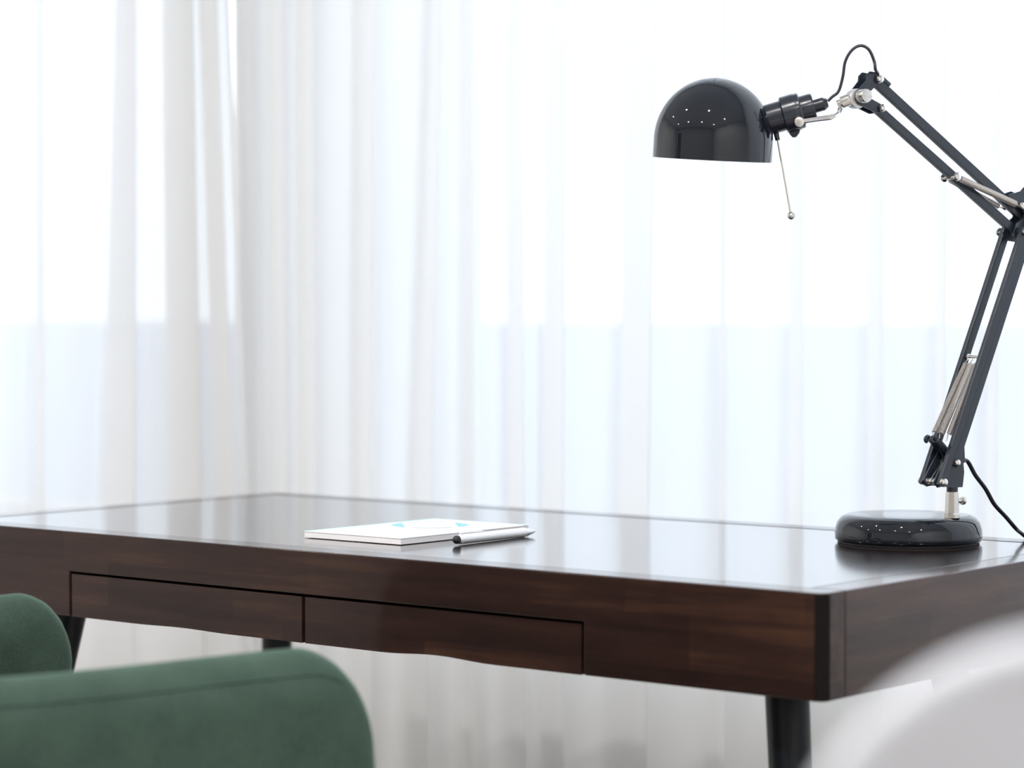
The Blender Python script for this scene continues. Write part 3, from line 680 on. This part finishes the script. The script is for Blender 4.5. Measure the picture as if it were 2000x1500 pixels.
# resample: dense at the tips
def at_len(s):
    s = max(0, min(LT, s))
    for i in range(len(cum) - 1):
        if cum[i + 1] >= s:
            t = (s - cum[i]) / max(1e-9, cum[i + 1] - cum[i]); return pc[i].lerp(pc[i + 1], t)
    return pc[-1]
RT = 0.060; RV = 0.068
def sstep(a, b, x):
    t = max(0.0, min(1.0, (x - a) / (b - a))); return t * t * (3 - 2 * t)
def arm_top(s):
    e = min(s, LT - s)
    return 0.727 - 0.006 * sstep(0.02, 0.30, e) + 0.085 * sstep(0.36, LT / 2, e)
st = [RT * (1 - math.cos(math.pi / 2 * k / 14)) for k in range(15)]
mids = [RT + (LT - 2 * RT) * k / 60 for k in range(1, 60)]
st = st + mids + [LT - s for s in st[::-1]]
bm = NB(); rings = []; ns = 40
for s in st:
    c = at_len(s); t = (at_len(s + 0.004) - at_len(s - 0.004)).normalized(); nrm = V((t.y, -t.x, 0))
    e = min(s, LT - s); q = max(0.0, 1 - max(0, RT - e) ** 2 / RT ** 2) ** 0.5
    q = max(q, 0.02)
    m = 0.5 - 0.5 * math.cos(2 * math.pi * s / LT)            # 0 at tips, 1 at middle of the back
    top = arm_top(s); bot = 0.425
    hh = (top - bot) / 2; zc_ = (top + bot) / 2
    hv = hh - RV * (1 - q); hw = 0.036 * (0.35 + 0.65 * q) if q > 0.05 else 0.012
    rg = []
    sec = []
    rz = min(hw * 1.25, hv)
    for k in range(13):                                          # rounded top
        t_ = math.pi * k / 12; sec.append((hw * math.cos(t_), hv - rz + rz * math.sin(t_)))
    for k in range(1, 8): sec.append((-hw, (hv - rz) * (1 - 2 * k / 8)))
    for k in range(13):
        t_ = math.pi + math.pi * k / 12; sec.append((hw * math.cos(t_), -(hv - rz) + rz * math.sin(t_)))
    for k in range(1, 8): sec.append((hw, (hv - rz) * (-1 + 2 * k / 8)))
    for px_, pz_ in sec:
        lean = 0.02 * (pz_ / hh)
        rg.append(bm.verts.new(gp(c.x + nrm.x * (px_ + lean), c.y + nrm.y * (px_ + lean), zc_ + pz_)))
    rings.append(rg)
for A, B in zip(rings, rings[1:]):
    for k in range(ns): bm.faces.new((A[k], A[(k + 1) % ns], B[(k + 1) % ns], B[k]))
bm.faces.new(rings[0][::-1]); bm.faces.new(rings[-1])
shell = build('arm_and_back_shell', bm, M['green'], chair, angle=180)
# welt seam running just under the top, outer side
seam = []
for k in range(121):
    s = 0.030 + (LT - 0.060) * k / 120
    c = at_len(s); t = (at_len(s + 0.004) - at_len(s - 0.004)).normalized(); nrm = V((t.y, -t.x, 0))
    if (c - V((0, -0.2, 0))).dot(nrm) < 0: nrm = -nrm
    m = 0.5 - 0.5 * math.cos(2 * math.pi * s / LT); e = min(s, LT - s); q = max(0.0, 1 - max(0, RT - e) ** 2 / RT ** 2) ** 0.5
    hh = (arm_top(s) - 0.425) / 2; hv = hh - RV * (1 - q); hw = 0.036 * (0.35 + 0.65 * q); rz = min(hw * 1.25, hv)
    zz = hv - 0.017; xo = hw * max(0.0, 1 - (max(0.0, zz - (hv - rz)) / rz) ** 2) ** 0.5 - 0.02 * zz / hh
    seam.append((c, nrm, (arm_top(s) + 0.425) / 2 + zz, xo))
bm = NB(); add_tube(bm, [gp(c.x + n.x * xo, c.y + n.y * xo, z) for c, n, z, xo in seam], 0.0008, 6); build('welt_seam', bm, M['green'], shell)
# seat cushion
bm = NB(); seatp = []
for k in range(40):
    th = 2 * math.pi * k / 40; cx, cy = math.cos(th), math.sin(th)
    seatp.append((math.copysign(abs(cx) ** 0.55, cx) * 0.232, -0.185 + math.copysign(abs(cy) ** 0.55, cy) * 0.232))
rings = []
for sc_, z in ((0.0, 0.380), (0.90, 0.380), (0.985, 0.390), (1.0, 0.410), (1.0, 0.440), (0.985, 0.462), (0.93, 0.474), (0.6, 0.482), (0.0, 0.485)):
    if sc_ == 0: rings.append([bm.verts.new(gp(0, -0.185, z))])
    else: rings.append([bm.verts.new(gp(x * sc_, -0.185 + (y + 0.185) * sc_, z)) for x, y in seatp])
for A, B in zip(rings, rings[1:]):
    for k in range(40):
        k2 = (k + 1) % 40
        if len(A) == 1: bm.faces.new((A[0], B[k], B[k2]))
        elif len(B) == 1: bm.faces.new((A[k], B[0], A[k2]))
        else: bm.faces.new((A[k], A[k2], B[k2], B[k]))
build('seat', bm, M['green'], chair, angle=60)
bm = NB(); add_box(bm, -0.19, 0.19, -0.19, 0.19, 0.355, 0.382, 0.004, mat4=Matrix.Translation(gp(0, -0.185, 0)) @ Matrix(((GR.x, GF.x, 0, 0), (GR.y, GF.y, 0, 0), (0, 0, 1, 0), (0, 0, 0, 1)))); build('seat_frame', bm, M['leg'], chair)
for sx, sy in ((1, 1), (-1, 1), (1, -1), (-1, -1)):
    bm = NB(); add_cyl(bm, gp(sx * 0.21, -0.185 + sy * 0.21, 0.0), gp(sx * 0.165, -0.185 + sy * 0.165, 0.372), 0.010, 0.016, seg=20); build('leg', bm, M['leg'], chair)

# ---------------------------------------------------------------- white chair close to the camera
FH = V((-0.631, 0.776, 0)); RH = V((0.776, 0.631, 0)); WC = V((0.757, -1.197, 0)) + RH * 0.210
def wp(x, y, z): return WC + RH * x + FH * y + UP * z
wch = thing('shell_chair', wp(0, 0.2, 0), 'pale white chair out of focus in the near right corner', 'chair')
bm = NB(); HWd = 0.225; zt_ = 0.9195; rc_ = 0.085
out = [(-HWd + 0.01, 0.50), (-HWd, 0.56), (-HWd, zt_ - 0.022 - rc_)]
for k in range(1, 9):
    t = math.pi / 2 * k / 8; out.append((-HWd + rc_ - rc_ * math.cos(t), zt_ - 0.022 - rc_ + rc_ * math.sin(t)))
for k in range(1, 12):
    x = (-HWd + rc_) + (2 * HWd - 2 * rc_) * k / 12; out.append((x, zt_ - 0.022 + 0.022 * (1 - (x / (HWd - rc_)) ** 2)))
left = list(out)
out = left[:11] + left[11:] + [(-x, z) for x, z in left[10::-1]]
add_prism(bm, out, -0.010, 0.010, lambda a, b, d: wp(a, d + 0.10 * (a / HWd) ** 2 * 0.3 - 0.06 * ((b - 0.5) / 0.4) + 0.06, b), 0.005, 3)
build('backrest', bm, M['wchair'], wch, angle=60)
bm = NB(); sp = []
for k in range(36):
    th = 2 * math.pi * k / 36; cx, cy = math.cos(th), math.sin(th)
    sp.append((math.copysign(abs(cx) ** 0.6, cx) * 0.225, 0.26 + math.copysign(abs(cy) ** 0.6, cy) * 0.225))
add_prism(bm, sp, 0.430, 0.465, lambda a, b, d: wp(a, b, d), 0.008, 3); build('seat', bm, M['wchair'], wch, angle=60)
for s in (-1, 1):
    bm = NB(); add_tube(bm, catmull([wp(s * 0.15, 0.12, 0.445), wp(s * 0.15, 0.065, 0.46), wp(s * 0.15, 0.052, 0.52), wp(s * 0.15, 0.045, 0.62)], 6), 0.011, 12); build('back_support', bm, M['wchair'], wch)
for sx, sy in ((1, 1), (-1, 1), (1, -1), (-1, -1)):
    bm = NB(); add_cyl(bm, wp(sx * 0.205, 0.26 + sy * 0.205, 0.0), wp(sx * 0.165, 0.26 + sy * 0.165, 0.434), 0.010, 0.014, seg=18); build('leg', bm, M['wchair'], wch)
